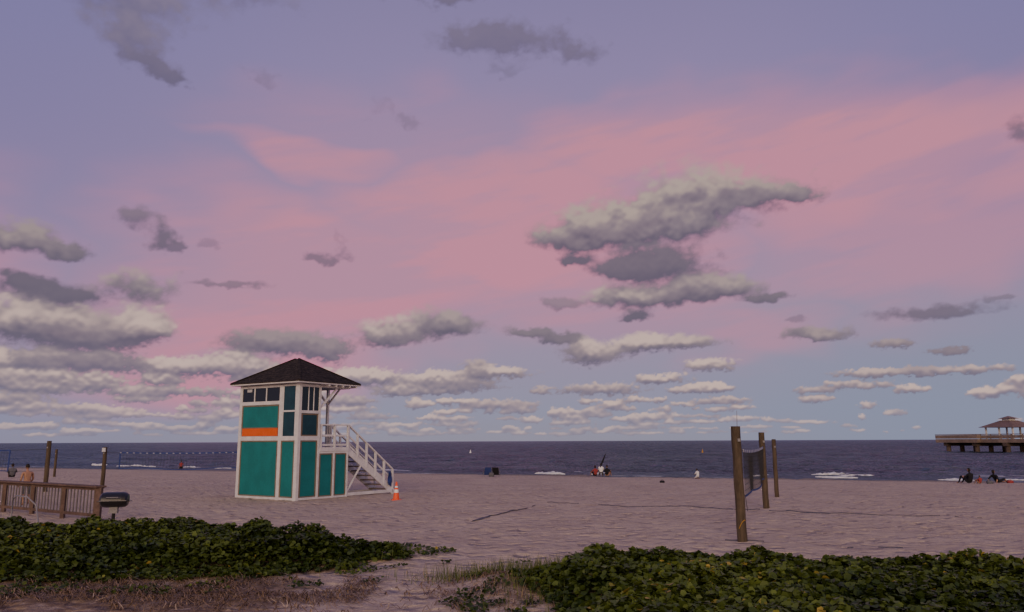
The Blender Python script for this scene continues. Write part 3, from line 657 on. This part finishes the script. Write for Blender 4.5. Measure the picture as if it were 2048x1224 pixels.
def cl(t_,l_,skin=M_skin,arm=None,shin=None,hair=M_hair): return dict(torso=t_,leg=l_,skin=skin,arm=arm or t_,fore=skin,shin=shin or skin,hair=hair)
def P_at(x,y,rot,J,c_,sc_=1.,long=False,sink=0.): return person("person",(x,y,gz(x,y)-.01-sink),rot,J,c_,sc_,long)
P_at(-18.0,29.9,.9,STA,cl(M_skin,M_cgrey,M_skin),.86)
P_at(6.85,66.8,.3,SIT,cl(M_cred,M_cblack),1.,True); P_at(7.35,66.9,-.1,KNE,cl(M_cwhite,M_cgrey,M_skin2),1.0); P_at(7.85,67.,-.4,SIT,cl(M_cblack,M_skin),1.05)
P_at(14.0,60.9,.5,KNE,cl(M_cwhite,M_cwhite,M_skin2),.72)
P_at(29.35,51.8,.35,SIT,cl(M_cblack,M_cblack,M_skin,shin=M_cblack),1.12,True); P_at(30.05,51.9,.1,SIT,cl(M_cred,M_skin),.62)
P_at(31.9,53.1,-1.1,REC,cl(M_cblack,M_cblack,M_skin),1.1,True)
P_at(-36.9,89.5,.4,STA,cl(M_cred,M_cblack),.85,sink=.5)
P_at(-34.5,55.5,.6,SIT,cl(M_cgrey,M_cblack,M_skin2),1.1)
# beach umbrella (closed) leaning in the group
u_=MB(); u_.tube([(0,0,-.05),(.38,.05,.9)],[.018,.018],M_steel,8); u_.tube([(.28,.04,.65),(.5,.066,1.2),(.75,.1,1.78),(.78,.1,1.84)],[.03,.075,.03,.01],M_cblack,10); u_.obj("closed_beach_umbrella",loc=(7.0,66.9,gz(7,66.9)),smooth=True)
def chair(x,y,rot,m):
    c=MB()
    for sx in (-.27,.27):
        c.tube([(sx,.25,0),(sx,-.1,.36),(sx,-.42,.72)],[.014]*3,M_steel,6); c.tube([(sx,-.35,0),(sx,-.02,.36),(sx,.3,.40)],[.014]*3,M_steel,6); c.box(sx-.03,sx+.03,-.2,.28,.38,.41,M_black)
    def sheet_(p0,p1):
        vs=[(sx,p0[0]+(p1[0]-p0[0])*i/5,p0[1]+(p1[1]-p0[1])*i/5-.03*math.sin(math.pi*i/5)) for i in range(6) for sx in (-.26,0,.26)]
        c.add(vs,[(i*3+j,i*3+j+1,(i+1)*3+j+1,(i+1)*3+j) for i in range(5) for j in range(2)],m)
    sheet_((.26,.2),(-.16,.16)); sheet_((-.16,.16),(-.42,.74))
    c.obj("beach_chair",loc=(x,y,gz(x,y)),rot=(0,0,rot))
chair(-2.05,64.2,.25,M_cblue); chair(-1.3,64.3,-.2,M_cblack)
def bag(name,x,y,sx,sy,sz,m):
    c=MB(); n=10; secs=[(0,.85),(.25,1.),(.7,.96),(.95,.7),(1.,.25)]; vs=[]
    for z,s in secs:
        for i in range(n): a=2*math.pi*i/n; vs.append((sx*s*math.copysign(abs(math.cos(a))**.6,math.cos(a)),sy*s*math.copysign(abs(math.sin(a))**.6,math.sin(a)),z*sz))
    c.add(vs,[(i*n+j,i*n+(j+1)%n,(i+1)*n+(j+1)%n,(i+1)*n+j) for i in range(4) for j in range(n)]+[tuple(range(40,50))],m)
    c.tube([(-sx*.5,0,sz*.95),(-sx*.3,0,sz*1.25),(sx*.3,0,sz*1.25),(sx*.5,0,sz*.95)],[.012]*4,m,6)
    c.obj(name,loc=(x,y,gz(x,y)),smooth=True)
bag("beach_bag",-1.68,64.,.22,.15,.34,M_cgrey); bag("beach_bag",9.3,50.2,.16,.1,.14,M_cblack); bag("beach_bag",30.5,51.6,.2,.13,.22,M_cgrey); bag("beach_bag",32.6,52.9,.2,.15,.2,M_cred)
for x,y,m in ((-10.5,200,M_refl),(45,190,M_yel)):
    c=MB(); c.tube([(0,0,-.9),(0,0,-.45),(0,0,-.3),(.02,0,.1),(.02,0,.25)],[.2,.25,.14,.08,.02],m,12); c.obj("marker_buoy",loc=(x,y,0),smooth=True)

# ---------------------------------------------------------------- dune vegetation
def leafmat(name,dark,light,yellow):
    m=D.materials.new(name); m.use_nodes=True; t=NT(m.node_tree); b=t.n['Principled BSDF']
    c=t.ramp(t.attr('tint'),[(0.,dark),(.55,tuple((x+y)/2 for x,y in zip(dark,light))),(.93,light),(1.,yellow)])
    t.l.new(c,b.inputs['Base Color']); b.inputs['Roughness'].default_value=.5; b.inputs['Specular IOR Level'].default_value=.18
    return m
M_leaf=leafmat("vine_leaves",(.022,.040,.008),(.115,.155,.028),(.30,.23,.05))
M_grass=leafmat("dune_grass",(.05,.07,.02),(.14,.17,.045),(.28,.22,.10))
M_litter=leafmat("dry_litter",(.09,.055,.032),(.32,.22,.135),(.46,.36,.25))
def flat_mesh(name,v,q,tint,m,smooth=False):
    me=D.meshes.new(name); me.vertices.add(len(v)); me.vertices.foreach_set('co',v.astype(np.float32).ravel())
    me.loops.add(q.size); me.loops.foreach_set('vertex_index',q.ravel().astype(np.int32))
    me.polygons.add(len(q)); me.polygons.foreach_set('loop_start',(np.arange(len(q))*4).astype(np.int32)); me.update(calc_edges=True)
    a=me.attributes.new('tint','FLOAT','POINT'); a.data.foreach_set('value',tint.astype(np.float32)); me.materials.append(m)
    o=D.objects.new(name,me); C.collection.objects.link(o); return o
def leaves(name,poly,bbox,dens,hmax,seed):
    r=np.random.default_rng(seed); x0,x1,y0,y1=bbox; N=int((x1-x0)*(y1-y0)*dens)
    x=r.uniform(x0,x1,N); y=r.uniform(y0,y1,N)
    dd=sdf(x,y,poly)+(fbm(x*1.1,y*1.1,3,5)-.5)*1.1
    spr=(dd>-1.3)&(fbm(x*1.8,y*1.8,2,44)>.57)&(r.random(N)<.22)
    ins=dd>0
    edge=sm(dd/.9)
    keep=(ins&(r.random(N)<.45+.55*edge))|spr
    x,y,dd,edge=x[keep],y[keep],dd[keep],edge[keep]; n=len(x)
    lump=fbm(x*1.5,y*1.5,3,61); fine=fbm(x*4.5,y*4.5,2,71)
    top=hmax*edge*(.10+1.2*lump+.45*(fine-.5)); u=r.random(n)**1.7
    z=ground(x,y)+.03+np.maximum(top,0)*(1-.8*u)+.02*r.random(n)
    s=r.uniform(.026,.058,n)*(1-.35*(dd<0))
    az_=r.uniform(0,2*np.pi,n); tl=np.abs(r.normal(.4,.48,n)); ta=r.uniform(0,2*np.pi,n)
    nx,ny,nz=np.sin(tl)*np.cos(ta),np.sin(tl)*np.sin(ta),np.cos(tl); N_=np.stack([nx,ny,nz],-1)
    a=np.stack([np.cos(az_),np.sin(az_),np.zeros(n)],-1); a-=N_*(a*N_).sum(-1,keepdims=True); a/=np.linalg.norm(a,axis=-1,keepdims=True)
    b2=np.cross(N_,a); c_=np.stack([x,y,z],-1); s=s[:,None]
    fold=.28*s*N_
    V=np.stack([c_-a*s*1.05,c_-a*s*.45+b2*s*.95+fold,c_+a*s*.55+b2*s*.85+fold,c_+a*s*1.05,c_+a*s*.55-b2*s*.85+fold,c_-a*s*.45-b2*s*.95+fold],1)
    base=(np.arange(n)*6)[:,None]
    q=np.concatenate([base+np.array([0,3,2,1]),base+np.array([0,5,4,3])],0)
    patch=fbm(x*.7,y*.7,3,91)
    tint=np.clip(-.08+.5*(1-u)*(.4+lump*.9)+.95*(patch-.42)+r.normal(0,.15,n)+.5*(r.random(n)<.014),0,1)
    return flat_mesh(name,V.reshape(-1,3),q,np.repeat(tint,6),M_leaf)
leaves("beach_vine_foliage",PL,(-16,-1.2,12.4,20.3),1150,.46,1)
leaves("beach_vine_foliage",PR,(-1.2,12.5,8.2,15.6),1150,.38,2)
def blades(name,pts,hmin,hmax,wd,m,seed,flat=False):
    r=np.random.default_rng(seed); n=len(pts); x,y=pts[:,0],pts[:,1]; z=ground(x,y)
    a=r.uniform(0,2*np.pi,n); h=r.uniform(hmin,hmax,n); K=4; V=[]
    bend=r.uniform(.1,.6,n)
    for k in range(K+1):
        u=k/K
        if flat:
            cx=x+np.cos(a+u*bend*2)*h*u; cy=y+np.sin(a+u*bend*2)*h*u; cz=ground(cx,cy)+.012+.05*r.random(n)*np.sin(np.pi*u)*1.6
            w_=wd*np.ones(n)
        else:
            cx=x+np.cos(a)*h*bend*u*u; cy=y+np.sin(a)*h*bend*u*u; cz=z+h*u*(1-.25*bend*u); w_=wd*(1-u*.9)*np.ones(n)
        px_,py_=-np.sin(a)*w_,np.cos(a)*w_
        V.append(np.stack([cx-px_,cy-py_,cz],-1)); V.append(np.stack([cx+px_,cy+py_,cz],-1))
    V=np.stack(V,1); m2=2*(K+1); base=(np.arange(n)*m2)[:,None]
    q=np.concatenate([base+np.array([2*k,2*k+1,2*k+3,2*k+2]) for k in range(K)],0)
    return flat_mesh(name,V.reshape(-1,3),q,np.repeat(np.clip(r.normal(.5,.25,n),0,1),m2),m)
pts=[]
for (cx,cy,sx,sy,n) in [(.7,14.3,.5,.35,700),(1.4,14.6,.5,.2,600),(-.3,14.0,.6,.3,450),(-.9,13.7,.4,.25,180),(5,14.2,4,.3,300),(-3.,16.6,.6,.4,120),(.25,12.5,.25,.8,250)]:
    pts.append(np.stack([rng.normal(cx,sx,n),rng.normal(cy,sy,n)],-1))
blades("dune_grass",np.concatenate(pts),.10,.32,.005,M_grass,5)
n=5200; p=np.stack([rng.uniform(-10.5,-2.2,n),rng.normal(12.8,.75,n)],-1); k=(fbm(p[:,0]*1.3,p[:,1]*1.3,3,83)>.44)&(p[:,1]<14.2)
p2=np.stack([rng.normal(-.1,.9,700),rng.normal(12.6,.8,700)],-1)
blades("dry_plant_litter",np.concatenate([p[k],p2]),.06,.38,.006,M_litter,6,True)
print("done")
